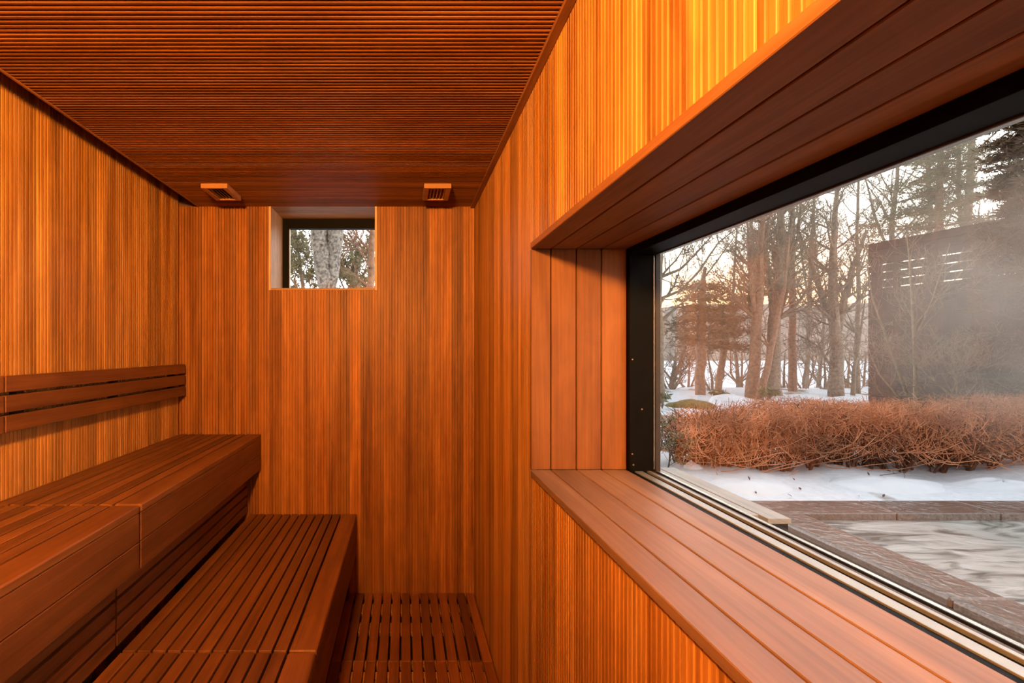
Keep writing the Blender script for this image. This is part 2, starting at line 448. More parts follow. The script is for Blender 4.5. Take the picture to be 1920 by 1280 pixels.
bench('high slatted bench module running up to the end wall', SEAM, BACK, 158.5, LEFT + 1, -270, up_gaps, 4, 28, 8, up_f, sk, 0)
bench('high slatted bench module in front of the bright joint, cut by the frame edge', -245, SEAM, 158.5, LEFT + 1, -270, up_gaps, 4, 28, 8, up_f, sk, 0)
lo_gaps = [639.6 - 760 - 15.5 * k for k in range(11, -1, -1)]
lo_f = [(316, 347), (347, 381)]
bench('low slatted bench module reaching the end wall beside the duckboard', SEAM, BACK, 308, -293.5, -91, lo_gaps, 3, 29, 8, lo_f, None, 0)
bench('low slatted bench module at the bottom edge of the view', -245, SEAM, 308, -293.5, -91, lo_gaps, 3, 29, 8, lo_f, None, 0)
# ------------------------------------------------------------------ backrests
def backrest(label, y0, y1):
    t = thing('backrest', label, 'backrest', ((LEFT) * U, (y0 + y1) / 2 * U, H - 85 * U))
    for (v0, v1) in ((27.3, 43.9), (47.3, 64.6), (68.0, 85.3)):
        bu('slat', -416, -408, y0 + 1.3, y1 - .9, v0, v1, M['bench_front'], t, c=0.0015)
    for yb in (y0 + 30, (y0 + y1) / 2, y1 - 30):
        bu('bracket', LEFT + .3, -416.2, yb - 5, yb + 5, 29, 84, M['dark'], t)
    return t
backrest('three slat wooden backrest on the side wall ending near the corner', SEAM, 891)
backrest('three slat backrest of which only one end shows beyond the joint', -245, SEAM)
# ------------------------------------------------------------------ duckboards
def duckboard(label, y0, y1, battens):
    t = thing('duckboard', label, 'duckboard', (10 * U, (y0 + y1) / 2 * U, 0))
    x = 887.2 - 760
    k = 0
    while x - 13.7 > -118:
        bu('slat', x - 13.7, x, y0 + 1.1, y1 - .8, 455, 463, M['duck'], t, c=0.0012)
        x -= 17.05; k += 1
    for (b0, b1) in battens:
        bu('batten', x + 17.05 - 13.0, 127, b0, b1, 463.1, 470.9, M['batten'], t)
    return t
duckboard('wooden floor duckboard lying against the end wall', 700, BACK - 2, [(846, 874), (788, 814), (704, 716)])
duckboard('wooden floor duckboard at the bottom edge beside the low bench', 500, 700, [(676, 690), (655, 668), (560, 586), (508, 522)])
# ------------------------------------------------------------------ ceiling vents
def vent(label, u0, u1):
    t = thing('ceiling_vent', label, 'vent', ((u0 + u1) / 2 * U, 806 * U, H - CEIL * U), 'louvred ceiling vents')
    y0, y1 = 774, 839
    v0, v1 = CEIL + .2, CEIL + 8
    bu('frame_rail', u0, u1, y0, y0 + 4, v0, v1, M['vent'], t)
    bu('frame_rail', u0, u1, y1 - 4, y1, v0, v1, M['vent'], t)
    bu('frame_stile', u0, u0 + 8, y0 + 4, y1 - 4, v0, v1, M['vent'], t)
    bu('frame_stile', u1 - 8, u1, y0 + 4, y1 - 4, v0, v1, M['vent'], t)
    bu('duct_back', u0 + 8, u1 - 8, y0 + 4, y1 - 4, v0, v0 + 1, M['dark'], t)
    w = (u1 - u0 - 16)
    for i in range(5):
        uc = u0 + 8 + w * (i + .5) / 5
        p = [(-2.2, 1.4), (-1.4, 1.4), (2.0, 6.6), (1.2, 6.6)]
        V = [((uc + a) * U, y * U, H - (v0 + b) * U) for y in (y0 + 4, y1 - 4) for a, b in p]
        Fc = [(0, 1, 2, 3), (7, 6, 5, 4)] + [(i2, i2 + 4, (i2 + 1) % 4 + 4, (i2 + 1) % 4) for i2 in range(4)]
        place('louvre', mesh_data('louvre', V, Fc, M['vent']), (0, 0, 0), t)
vent('louvred wooden ceiling vent near the shadow gap corner', -330, -287)
vent('louvred wooden ceiling vent near the window wall corner', 30.4, 74.2)
# ------------------------------------------------------------------ lamp over the viewer's head
def lathe(name, prof, mat, loc, parent, n=28):
    V = []; Fc = []
    for (r, z) in prof:
        for i in range(n):
            a = i / n * 2 * math.pi
            V.append((r * math.cos(a), r * math.sin(a), z))
    for j in range(len(prof) - 1):
        for i in range(n):
            Fc.append((j * n + i, j * n + (i + 1) % n, (j + 1) * n + (i + 1) % n, (j + 1) * n + i))
    Fc.append([i for i in range(n)][::-1]); Fc.append([(len(prof) - 1) * n + i for i in range(n)])
    return place(name, mesh_data(name, V, Fc, mat, True), loc, parent)
def lamp():
    lu, ly, lv = -112 * U, -155 * U, H + 198 * U
    t = thing('pendant_lamp', 'frosted globe pendant lamp over an added wooden shade saucer, above the viewer', 'lamp', (lu, ly, H - CEIL * U))
    top = 70 * U - .0005
    lathe('canopy', [(.001, top - .001), (.045, top - .001), (.045, top - .02), (.001, top - .021)], M['vent'], (lu, ly, lv), t)
    lathe('stem', [(.006, top - .02), (.006, .0795)], M['black'], (lu, ly, lv), t, 10)
    lathe('saucer', [(.001, -.086), (.10, -.086), (.132, -.082), (.134, -.088), (.10, -.096), (.001, -.096)], M['vent'], (lu, ly, lv), t)  # unseen saucer added to hold lamp light off the lower room
    r = 26 * U
    m, tt, b, out = new_mat('lamp_glow')
    b.inputs['Base Color'].default_value = (0.9, 0.8, 0.6, 1)
    b.inputs['Emission Color'].default_value = (1.0, 0.47, 0.12, 1)
    b.inputs['Emission Strength'].default_value = LAMP_POWER
    lathe('globe', [(max(.001, r * math.sin(k / 12 * math.pi)), -r * math.cos(k / 12 * math.pi)) for k in range(13)], m, (lu, ly, lv), t, 20)
lamp()
# ================================================================== OUTSIDE
def px(x, y, d):
    """point seen at photo pixel x, y at d metres of depth"""
    return Vector(((x - 760) / F * d, d, H - (y - 655) / F * d))
GZ = H - 387 * U            # level of the pool coping and the snow: about 0.26
M['granite'] = plain('brown_granite', (0.20, 0.13, 0.10), 0.28, amt=0.4, nscale=120)
def wet_mat(name, col, rough):
    m, t, b, out = new_mat(name)
    tc = N(t, 'ShaderNodeTexCoord')
    n = N(t, 'ShaderNodeTexNoise', Scale=90.0, Detail=4.0)
    L(t, tc.outputs['Object'], n.inputs[0])
    r = ramp(t, [(0.3, [c * .6 for c in col]), (0.7, [c * 1.4 for c in col])], n.outputs[0])
    L(t, r.outputs[0], b.inputs['Base Color'])
    b.inputs['Roughness'].default_value = rough
    b.inputs['Coat Weight'].default_value = 0.8
    b.inputs['Coat Roughness'].default_value = 0.04
    w = N(t, 'ShaderNodeTexNoise', Scale=16.0, Detail=3.0, Distortion=0.8)
    L(t, tc.outputs['Object'], w.inputs[0])
    bp = N(t, 'ShaderNodeBump', Strength=0.35, Distance=0.02)
    L(t, w.outputs[0], bp.inputs['Height']); L(t, bp.outputs[0], b.inputs['Normal']); L(t, bp.outputs[0], b.inputs['Coat Normal'])
    return m
M['wetstone'] = wet_mat('wet_granite', (0.16, 0.105, 0.08), 0.3)
M['wetpave'] = wet_mat('wet_paving', (0.07, 0.06, 0.055), 0.3)
def water_mat():
    m, t, b, out = new_mat('churning_water')
    tc = N(t, 'ShaderNodeTexCoord')
    mp = N(t, 'ShaderNodeMapping'); mp.inputs['Scale'].default_value = (1.1, 3.4, 1); mp.inputs['Rotation'].default_value = (0, 0, -0.25)
    L(t, tc.outputs['Object'], mp.inputs[0])
    n = N(t, 'ShaderNodeTexNoise', Scale=2.4, Detail=7.0, Distortion=1.3)
    L(t, mp.outputs[0], n.inputs[0])
    r = ramp(t, [(0.34, (0.10, 0.105, 0.095)), (0.50, (0.42, 0.41, 0.38)), (0.66, (0.50, 0.49, 0.465))], n.outputs[0])
    L(t, r.outputs[0], b.inputs['Base Color'])
    b.inputs['Roughness'].default_value = 0.22
    bp = N(t, 'ShaderNodeBump', Strength=0.4, Distance=0.05)
    L(t, n.outputs[0], bp.inputs['Height']); L(t, bp.outputs[0], b.inputs['Normal'])
    return m
M['water'] = water_mat()
def snow_mat():
    m, t, b, out = new_mat('snow_ground')
    tc = N(t, 'ShaderNodeTexCoord')
    n = N(t, 'ShaderNodeTexNoise', Scale=0.9, Detail=5.0, Distortion=0.5)
    L(t, tc.outputs['Object'], n.inputs[0])
    litter = N(t, 'ShaderNodeTexNoise', Scale=25.0, Detail=5.0)
    L(t, tc.outputs['Object'], litter.inputs[0])
    lr = ramp(t, [(0.3, (0.12, 0.075, 0.04)), (0.7, (0.32, 0.22, 0.13))], litter.outputs[0])
    sr = ramp(t, [(0.3, (0.63, 0.68, 0.74)), (0.7, (0.76, 0.80, 0.855))], litter.outputs[0])
    f = ramp(t, [(0.57, (0, 0, 0)), (0.64, (1, 1, 1))], n.outputs[0])
    sep = N(t, 'ShaderNodeSeparateXYZ'); L(t, tc.outputs['Object'], sep.inputs[0])
    c = mixc(t, f.outputs[0], sr.outputs[0], lr.outputs[0])
    L(t, c, b.inputs['Base Color'])
    b.inputs['Roughness'].default_value = 0.7
    bp = N(t, 'ShaderNodeBump', Strength=0.3, Distance=0.03)
    L(t, litter.outputs[0], bp.inputs['Height']); L(t, bp.outputs[0], b.inputs['Normal'])
    return m
M['snow'] = snow_mat()
M['lake'] = plain('frozen_lake_snow', (0.82, 0.85, 0.92), 0.6, amt=0.06, nscale=0.02)
M['hill'] = plain('far_wooded_hill', (0.30, 0.215, 0.17), 0.95, amt=0.35, nscale=0.06)
M['moss'] = plain('moss', (0.16, 0.115, 0.02), 0.95, amt=0.4, nscale=14, bump=0.6)
M['pure_snow'] = plain('soft_snow', (0.74, 0.785, 0.84), 0.65, amt=0.04, nscale=6)
M['bark_grey'] = plain('grey_bark', (0.27, 0.205, 0.15), 0.9, amt=0.45, nscale=18, bump=0.5)
M['bark_brown'] = plain('brown_bark', (0.32, 0.175, 0.11), 0.9, amt=0.4, nscale=16, bump=0.5)
M['bark_pale'] = plain('pale_shrub_bark', (0.36, 0.26, 0.17), 0.85, amt=0.3, nscale=25)
M['lichen'] = plain('lichen_bark', (0.28, 0.25, 0.215), 0.95, amt=0.85, nscale=26, bump=0.7)
M['twig'] = plain('hedge_twig', (0.58, 0.25, 0.12), 0.7, amt=0.45, nscale=3)
M['stem'] = plain('hedge_stem', (0.14, 0.07, 0.04), 0.8, amt=0.4, nscale=12)
M['needle'] = plain('pine_needles', (0.12, 0.115, 0.05), 0.8, amt=0.5, nscale=2)
M['needle_dark'] = plain('dark_brown_needles', (0.13, 0.085, 0.045), 0.8, amt=0.45, nscale=2)
M['needle_brown'] = plain('rusty_needles', (0.19, 0.10, 0.05), 0.8, amt=0.45, nscale=2)
M['leaf_green'] = plain('evergreen_leaf', (0.22, 0.205, 0.09), 0.6, amt=0.5, nscale=6)
M['leaf_brown'] = plain('dead_leaf', (0.12, 0.05, 0.025), 0.7, amt=0.4, nscale=20)
M['fence'] = plain('dark_stained_board', (0.105, 0.060, 0.042), 0.7, amt=0.3, nscale=8)
M['cover'] = plain('weathered_cover_plate', (0.30, 0.285, 0.265), 0.5, metal=0.1, amt=0.12, nscale=9)
# outside skin of the building and ledge under the window
multi_box('wall_facade', [(OUT, OUT + 6, FRONT - 300, JY0 - 7, -380, FLOOR + 40), (OUT, OUT + 6, JY1 + 6.5, BACK + 100, -380, FLOOR + 40),
                          (OUT, OUT + 6, JY0 - 7, JY1 + 6.5, SILL + 8, FLOOR + 40), (OUT, OUT + 6, JY0 - 7, JY1 + 6.5, -380, HEAD - 8)], M['facade'], kind='structure', label='dark outer boards of the building around the picture window')
led = thing('ledge_cover', 'pale weathered two board ledge outside the pane by the black frame', 'ledge', (262 * U, 360 * U, H - 130 * U))
bu('board', 257.0, 265.0, 360, 505, 124, 128, M['cover'], led)
bu('board', 266.0, 283.0, 352, 505, 124, 128, M['cover'], led)
bu('end_cap', 258, 282.5, 354, 358, 128.1, 140, M['black'], led)
for yb in (380, 430, 478):
    bu('bracket', OUT + 6.1, 281, yb, yb + 5, 128.1, 138, M['black'], led)
# pool and coping
PX0, PX1 = 847 * U, 940 * U
PY0, PY1 = 1134 * U, 1231 * U
XR, YN = 8.6, -3.4
pool = thing('hot_pool', 'stone edged outdoor hot pool with churning foamy water', 'pool', (4.6, 0.4, -0.5))
def coping_x(x0, x1):
    box('coping_stone', x0, x1, PY0, PY1, GZ - .07, GZ, M['wetstone'], pool, c=0.006)
def coping_y(y0, y1):
    box('coping_stone', PX0, PX1, y0, y1, GZ - .055, GZ, M['wetstone'], pool, c=0.018)
xs = [PX0, 4.49 - 1.05, 4.49]
xj = 4.49
for a, b in ((PX0, 3.60), (3.604, 4.36), (4.364, 5.6), (5.604, 6.9), (6.904, XR)):
    coping_x(a, b)
y = PY0 - .004
while y > YN:
    coping_y(max(YN, y - 1.196), y); y -= 1.2
box('pool_wall', PX0 + .02, PX1 - .02, YN, PY1 - .02, -.6, GZ - .056, M['granite'], pool)
box('pool_wall', PX1 - .02, XR, PY0 + .02, PY1 - .02, -.6, GZ - .071, M['granite'], pool)
def water():
    n1, n2 = 110, 100
    x0, x1, y0, y1 = PX1 - .019, XR, YN, PY0 + .019
    V = []; Fc = []
    for j in range(n2 + 1):
        for i in range(n1 + 1):
            x = x0 + (x1 - x0) * i / n1; y = y0 + (y1 - y0) * j / n2
            e = min(1, (x - x0) / .25, (y1 - y) / .25)
            h = noise.noise((x * 1.6, y * 3.4, 2)) * .016 + noise.noise((x * 4, y * 8, 7)) * .008
            V.append((x, y, GZ - .052 + h * max(e, 0.1)))
    for j in range(n2):
        for i in range(n1):
            a = j * (n1 + 1) + i
            Fc.append((a, a + 1, a + n1 + 2, a + n1 + 1))
    place('water', mesh_data('water', V, Fc, M['water'], True), (0, 0, 0), pool, kind='stuff')
water()
# paving between building and pool
pav = box('paving', 0.80, PX0 + .02, YN, 3.75, -.3, GZ - .125, M['granite'], kind='structure', label='wet dark paving slabs below the window', c=0.0005)
ty = YN
while ty < 3.7:
    for a, b in ((.84, 1.44), (1.444, 2.04), (2.044, 2.625)):
        box('paving_slab', a, b, ty, min(ty + .596, 3.75), GZ - .125, GZ - .095, M['wetpave'], pav, c=0.003)
    ty += .6
# ground: snow up to the trees, then a bank down to the lake
def ground_z(x, y):
    z = GZ - .01
    if y > 3.75:
        e = min(1, (y - 3.82) / .5)
        z += max(e, 0) * (.05 + .09 * noise.noise((x * .9, y * 1.3, 0)) + .035 * noise.noise((x * 3, y * 3.6, 4)))
    if y > 13.5:
        s = (y - 13.5)
        z -= min(7.2, .018 * s * s)
        z += .2 * noise.noise((x * .3, y * .3, 8)) * min(1, s / 5)
    return z
def ground():
    ys = [3.83 + .09 * i for i in range(45)]
    while ys[-1] < 46: ys.append(ys[-1] + max(.12, (ys[-1] - 3.0) * .05))
    V = []; Fc = []
    n = 130
    for y in ys:
        for i in range(n + 1):
            f = i / n
            x = -6 + f * (14 + y * 1.1) if y < 9 else -6 + f * (14 + y * 1.1)
            V.append((x, y, ground_z(x, y)))
    for j in range(len(ys) - 1):
        for i in range(n):
            a = j * (n + 1) + i
            Fc.append((a, a + 1, a + n + 2, a + n + 1))
    place('ground', mesh_data('ground', V, Fc, M['snow'], True), (0, 0, 0), None, kind='structure', label='snow covered garden ground with leaf litter patches')
ground()
LZ = H - 8.4
def lake_hill():
    V = [(-300, 40, LZ), (900, 40, LZ), (900, 520, LZ), (-300, 520, LZ), (-300, 40, LZ - 1), (900, 40, LZ - 1), (900, 520, LZ - 1), (-300, 520, LZ - 1)]
    place('ground_lake', mesh_data('lake', V, [(0, 1, 2, 3), (7, 6, 5, 4), (0, 4, 5, 1), (1, 5, 6, 2), (2, 6, 7, 3), (3, 7, 4, 0)], M['lake']), (0, 0, 0), None, kind='structure', label='snowy frozen lake beyond the trees')
    V = []; Fc = []
    n, k = 260, 14
    for j in range(k + 1):
        for i in range(n + 1):
            x = -350 + 1150 * i / n
            f = j / k
            y = 360 + 240 * f + 12 * noise.noise((x * .01, 3, 1))
            top = 54 + 9 * noise.noise((x * .006, 0, 0)) + 3 * noise.noise((x * .04, 5, 0))
            z = LZ + (top + 6) * math.sin(min(1, f * 1.15) * math.pi / 2) + (2.6 * noise.noise((x * .35, j * .9, 2)) if j else 0)
            V.append((x, y, z))
    for j in range(k):
        for i in range(n):
            a = j * (n + 1) + i
            Fc.append((a, a + 1, a + n + 2, a + n + 1))
    place('ground_hill', mesh_data('hill', V, Fc, M['hill'], True), (0, 0, 0), None, kind='structure', label='low wooded hill on the far shore')
lake_hill()
# ------------------------------------------------------------------ plants
class TB:
    def __init__(s): s.v = []; s.f = []
    def tube(s, pts, rad, sides):
        n0 = len(s.v); m = len(pts)
        for i, p in enumerate(pts):
            d = (pts[min(i + 1, m - 1)] - pts[max(i - 1, 0)])
            d = d.normalized() if d.length > 1e-9 else Vector((0, 0, 1))
            a = d.orthogonal().normalized() if abs(d.z) < .9 else d.cross(Vector((1, 0, 0))).normalized()
            if abs(d.z) >= .9: a = (Vector((1, 0, 0)) - d * d.x).normalized()
            b = d.cross(a)
            for k in range(sides):
                t = k / sides * 2 * math.pi
                s.v.append(p + (a * math.cos(t) + b * math.sin(t)) * rad[i])
        for i in range(m - 1):
            for k in range(sides):
                q = n0 + i * sides + k; r = n0 + i * sides + (k + 1) % sides
                s.f.append((q, r, r + sides, q + sides))
        s.f.append([n0 + k for k in range(sides)][::-1])
        s.f.append([n0 + (m - 1) * sides + k for k in range(sides)])
    def leaf(s, p, d, side, l, w):
        n = len(s.v)
        up = d.cross(side) * (w * .35)
        s.v += [p, p + d * l * .5 + side * w + up, p + d * l, p + d * l * .5 - side * w + up]
        s.f.append((n, n + 1, n + 2, n + 3))
    def put(s, name, mat, parent, smooth=True, **kw):
        if not s.f: return None
        o = parent
        base = wloc(parent) if parent else Vector((0, 0, 0))
        vv = [tuple(p - base) for p in s.v]
        return place(name, mesh_data(name, vv, s.f, mat, smooth), base, parent, **kw)
def rdir(rng):
    while True:
        v = Vector((rng.uniform(-1, 1), rng.uniform(-1, 1), rng.uniform(-1, 1)))
        if .05 < v.length < 1: return v.normalized()
def grow(tb, rng, p, d, ln, r, lev, up=.25, wob=.22, kids=5, minr=.0035, tips=None, spread=.75, ends=False):
    segs = 5 if lev > 1 else (4 if lev == 1 else 3)
    pts = [p.copy()]; rad = [r]
    for i in range(segs):
        d = (d + rdir(rng) * wob + Vector((0, 0, up * .35))).normalized()
        p = p + d * (ln / segs)
        pts.append(p.copy()); rad.append(max(minr, r * (1 - .78 * (i + 1) / segs)))
    tb.tube(pts, rad, 6 if r > .04 else (4 if r > .012 else 3))
    if tips is not None and lev <= 1: tips.append((pts, d))
    if lev > 0:
        for k in range(kids):
            f = .18 + .8 * (k + rng.random()) / kids
            i = min(segs - 1, int(f * segs)); q = pts[i].lerp(pts[i + 1], f * segs - i)
            ax = (pts[i + 1] - pts[i]).normalized()
            side = rdir(rng); side = (side - ax * side.dot(ax)).normalized()
            nd = (ax * (1 - spread * .45) + side * spread).normalized()
            grow(tb, rng, q, nd, ln * rng.uniform(.38, .62) * (1.1 - .45 * f), max(minr, rad[i] * .5), lev - 1, up, wob, kids, minr, tips, spread, ends)
def tree(label, depth, stems, seed, mat='bark_grey', n1=16, lev=2, kids=5, first=.35, blen=.30, up=.3, spread=.75, name='bare_tree', foliage=None, minr=.0055, group='bare trees by the lake', jit=.15, cat='tree'):
    """stems: lists of (photo x, photo y, width) that give trunk and main limbs at this depth"""
    rng = random.Random(seed)
    b = px(stems[0][0][0], stems[0][0][1], depth)
    b.z = min(b.z, ground_z(b.x, b.y))
    t = thing(name, label, cat, b, group)
    trunk = TB(); br = TB(); tips = []
    for si, st in enumerate(stems):
        pts = [px(x, yy, depth) for (x, yy, w) in st]
        rad = [w / 2 / F * depth for (x, yy, w) in st]
        if si == 0: pts[0] = Vector((b.x, b.y, b.z - .1)); rad[0] *= 1.15
        # resample with wobble
        P, R = [], []
        off = rng.uniform(-jit, jit) if si else 0
        for i in range(len(pts) - 1):
            k = max(2, int((pts[i + 1] - pts[i]).length / .45))
            for j in range(k):
                f = j / k
                q = pts[i].lerp(pts[i + 1], f)
                s = (i + f) / (len(pts) - 1)
                if i or j: q += Vector((rng.uniform(-.25, .25) * rad[i], off * s + rng.uniform(-.3, .3) * rad[i], 0))
                P.append(q); R.append(rad[i] + (rad[i + 1] - rad[i]) * f)
        P.append(pts[-1] + Vector((0, off, 0))); R.append(rad[-1])
        (trunk if si == 0 else br).tube(P, R, 9 if si == 0 else 7)
        tot = (P[-1] - P[0]).length
        nn = int(n1 * 1.1) if si == 0 else max(3, int(n1 * .7))
        f0 = first if si == 0 else .15
        for k in range(nn):
            f = f0 + (1 - f0) * (k + rng.random()) / nn
            i = min(len(P) - 2, int(f * (len(P) - 1)))
            ax = (P[i + 1] - P[i]).normalized()
            side = rdir(rng); side = (side - ax * side.dot(ax)).normalized()
            nd = (ax * .55 + side * spread).normalized()
            grow(br, rng, P[i], nd, max(.6, tot * blen * (1.25 - .7 * f)), max(minr * 2, R[i] * .42), lev, up, .2, kids, minr, tips, spread)
    trunk.put('trunk', M[mat], t)
    br.put('branches', M[mat], t)
    if foliage:
        fm, cnt, ll, ww, zmax = foliage
        fo = TB()
        for pts, d in tips:
            for _ in range(cnt):
                i = rng.randrange(len(pts) - 1)
                q = pts[i].lerp(pts[i + 1], rng.random())
                dd = (rdir(rng) + Vector((0, 0, .2))).normalized()
                fo.leaf(q, dd, dd.orthogonal().normalized(), ll * rng.uniform(.6, 1.2), ww)
        fo.put('foliage', M[fm], t, False, kind='stuff')
    return t
def pine(label, depth, stem, seed, y_top, y_bot, half_w, layers, mat='bark_brown', fm='needle', name='pine_tree', dens=24, nl=.16, group='evergreens by the lake', droop=-.05):
    """evergreen with flat needle layers between photo heights y_top and y_bot"""
    rng = random.Random(seed)
    b = px(stem[0][0], stem[0][1], depth); b.z = min(b.z, ground_z(b.x, b.y))
    t = thing(name, label, 'tree', b, group)
    tk = TB(); br = TB(); fo = TB()
    pts = [px(x, yy, depth) for x, yy, w in stem]; pts[0] = Vector((b.x, b.y, b.z - .1))
    rad = [w / 2 / F * depth for x, yy, w in stem]
    P, R = [], []
    for i in range(len(pts) - 1):
        for j in range(6):
            f = j / 6
            P.append(pts[i].lerp(pts[i + 1], f) + Vector((rng.uniform(-.2, .2), rng.uniform(-.2, .2), 0)) * rad[i]); R.append(rad[i] * (1 - f) + rad[i + 1] * f)
    P.append(pts[-1]); R.append(rad[-1])
    tk.tube(P, R, 9)
    def at_z(z):
        for i in range(len(P) - 1):
            if P[i].z <= z <= P[i + 1].z:
                f = (z - P[i].z) / max(1e-6, P[i + 1].z - P[i].z)
                return P[i].lerp(P[i + 1], f), R[i]
        return P[-1], R[-1]
    zt = px(0, y_top, depth).z; zb = px(0, y_bot, depth).z
    for k in range(layers):
        f = (k + .5) / layers
        z = zb + (zt - zb) * f
        p, r = at_z(z)
        nb = 7
        for q in range(nb):
            a = (q + rng.random()) / nb * 2 * math.pi
            ln = half_w / F * depth * rng.uniform(.6, 1.1) * (1.0 - .45 * f)
            d = Vector((math.cos(a), math.sin(a), rng.uniform(-.1, .2) + droop))
            pp = [p.copy()]; rr = [max(.012, r * .35)]
            for s in range(5):
                d = (d + rdir(rng) * .15).normalized()
                pp.append(pp[-1] + d * ln / 5); rr.append(max(.005, rr[0] * (1 - (s + 1) / 5.5)))
            br.tube(pp, rr, 4)
            for s in range(1, 5):
                for side in (-1, 1):
                    sd = d.cross(Vector((0, 0, 1))).normalized() * side
                    q0 = pp[s]; e = q0 + (sd * .7 + d * .6) * ln * .28 * rng.uniform(.5, 1)
                    br.tube([q0, q0.lerp(e, .5) + Vector((0, 0, .03)), e], [.008, .006, .004], 3)
                    for _ in range(dens):
                        c = q0.lerp(e, rng.random()) + Vector((rng.gauss(0, .05), rng.gauss(0, .05), rng.gauss(.02, .035))) * (depth / 10)
                        dd = (rdir(rng) + sd * .4 + Vector((0, 0, .25))).normalized()
                        fo.leaf(c, dd, dd.orthogonal().normalized(), nl * rng.uniform(.6, 1.2), nl * .11)
    tk.put('trunk', M[mat], t); br.put('branches', M[mat], t); fo.put('needles', M[fm], t, False, kind='stuff')
    return t
# bare trees on the bank, from the black frame towards the screen
tree('grey trunk half hidden by the black frame with long arching boughs', 11.0, [[(1236, 748, 19), (1235, 620, 16), (1233, 480, 15), (1232, 300, 12)],
     [(1238, 560, 6), (1275, 545, 5), (1312, 505, 4), (1345, 455, 3), (1390, 420, 1.5)], [(1238, 520, 6), (1275, 505, 5), (1300, 480, 4), (1335, 440, 2)],
     [(1240, 600, 6), (1290, 560, 5), (1340, 500, 3), (1385, 440, 1.5)]], 3, n1=13, first=.4, blen=0.23)
pine('rusty needled pine with a short bare brown trunk', 12.2, [(1313, 742, 18), (1313, 650, 16), (1316, 560, 12), (1322, 500, 5)], 5, 530, 648, 82, 6, fm='needle_brown', dens=13, nl=.16)
pine('small leaning pine with rust brown crown beside the snow mound', 12.6, [(1343, 738, 12), (1356, 670, 11), (1366, 600, 9), (1392, 560, 4)], 7, 545, 660, 66, 5, fm='needle_brown', dens=12, nl=.15)
tree('reddish trunk leaning away behind the snow mound', 11.5, [[(1409, 758, 22), (1413, 680, 19), (1424, 560, 14), (1428, 420, 9), (1440, 320, 4)], [(1418, 600, 8), (1405, 500, 6), (1400, 400, 3)]], 11, 'bark_brown', n1=18, first=.45, blen=0.26)
tree('grey flaring trunk breaking into many upright stems', 12.0, [[(1447, 748, 34), (1450, 690, 24), (1452, 600, 20), (1462, 480, 15), (1468, 330, 8)], [(1450, 610, 11), (1440, 500, 9), (1432, 380, 5)],
     [(1453, 590, 11), (1478, 480, 9), (1492, 340, 5)], [(1449, 640, 8), (1470, 560, 7), (1496, 440, 5), (1505, 340, 3)]], 13, n1=23, first=.4, blen=0.26)
tree('slanting slim trunk crossing the flaring grey trunk', 11.2, [[(1420, 757, 13), (1437, 690, 11), (1452, 620, 9), (1470, 540, 6), (1480, 440, 3)]], 17, 'bark_brown', n1=11, first=.4, blen=0.26)
tree('straight slim post-like brown trunk in the gap by the lake', 13.0, [[(1486, 746, 13), (1486, 640, 12), (1485, 520, 10), (1486, 380, 7), (1486, 280, 3)]], 19, 'bark_brown', n1=18, first=.4, blen=0.21)
tree('stout forked trunk spreading into a wide vee near the screen', 12.0, [[(1567, 748, 23), (1567, 660, 19), (1562, 600, 17), (1562, 470, 11), (1570, 330, 6)], [(1563, 610, 11), (1545, 560, 10), (1525, 490, 7), (1500, 420, 3)],
     [(1570, 620, 14), (1586, 560, 11), (1603, 500, 9), (1630, 430, 5)], [(1560, 690, 5), (1540, 650, 4), (1500, 625, 2.5)]], 23, n1=20, first=.35, blen=0.26)
tree('thin trunk standing close beside the dark screen', 12.6, [[(1607, 748, 10), (1605, 660, 8), (1611, 560, 7), (1606, 440, 5), (1612, 300, 3)]], 29, n1=18, first=.25, blen=0.26)
tree('thin twin of the screen side trunk leaning over it', 12.3, [[(1598, 748, 7), (1602, 690, 6), (1612, 640, 4), (1622, 560, 2.5)]], 31, n1=10, first=.2, blen=0.33)
tree('slender bare tree between the post-like trunk and the forked one', 16, [[(1530, 740, 7), (1538, 690, 6), (1545, 600, 5), (1530, 480, 3), (1525, 380, 2)]], 37, n1=20, first=.1, blen=0.33)
tree('slender many branched sapling behind the rusty pines', 15, [[(1385, 742, 8), (1383, 690, 6), (1372, 600, 5), (1378, 480, 4), (1384, 400, 2)]], 41, n1=23, first=.1, blen=0.34)
tree('crooked low tree between the first trunk and the rusty pine', 14, [[(1262, 745, 9), (1262, 715, 7), (1275, 680, 5), (1290, 640, 3)], [(1262, 705, 5), (1285, 690, 3), (1300, 650, 2)]], 43, 'bark_brown', n1=15, first=.2, blen=0.35)
tree('tall bare tree whose crown fills the middle of the pane', 17, [[(1415, 735, 9), (1418, 600, 8), (1410, 450, 6), (1402, 330, 3)], [(1416, 560, 5), (1440, 460, 4), (1450, 360, 2)]], 47, n1=28, first=.3, blen=0.31)
tree('tall bare tree behind the forked trunk with fine upright twigs', 18, [[(1512, 735, 8), (1515, 600, 7), (1522, 450, 6), (1530, 300, 3)], [(1515, 560, 4), (1500, 460, 3), (1490, 360, 2)]], 53, n1=28, first=.3, blen=0.31)
tree('tall bare tree rising above the far end of the screen', 15, [[(1660, 740, 11), (1662, 600, 9), (1672, 420, 8), (1690, 250, 4)], [(1668, 480, 5), (1640, 400, 4), (1625, 330, 2)]], 59, n1=23, first=.35, blen=0.29)
tree('bare tree with two straight stems above the screen top', 14, [[(1806, 740, 15), (1812, 560, 14), (1818, 380, 12), (1822, 200, 8)], [(1810, 480, 8), (1795, 380, 7), (1788, 230, 4)]], 61, n1=15, first=.45, blen=0.23)
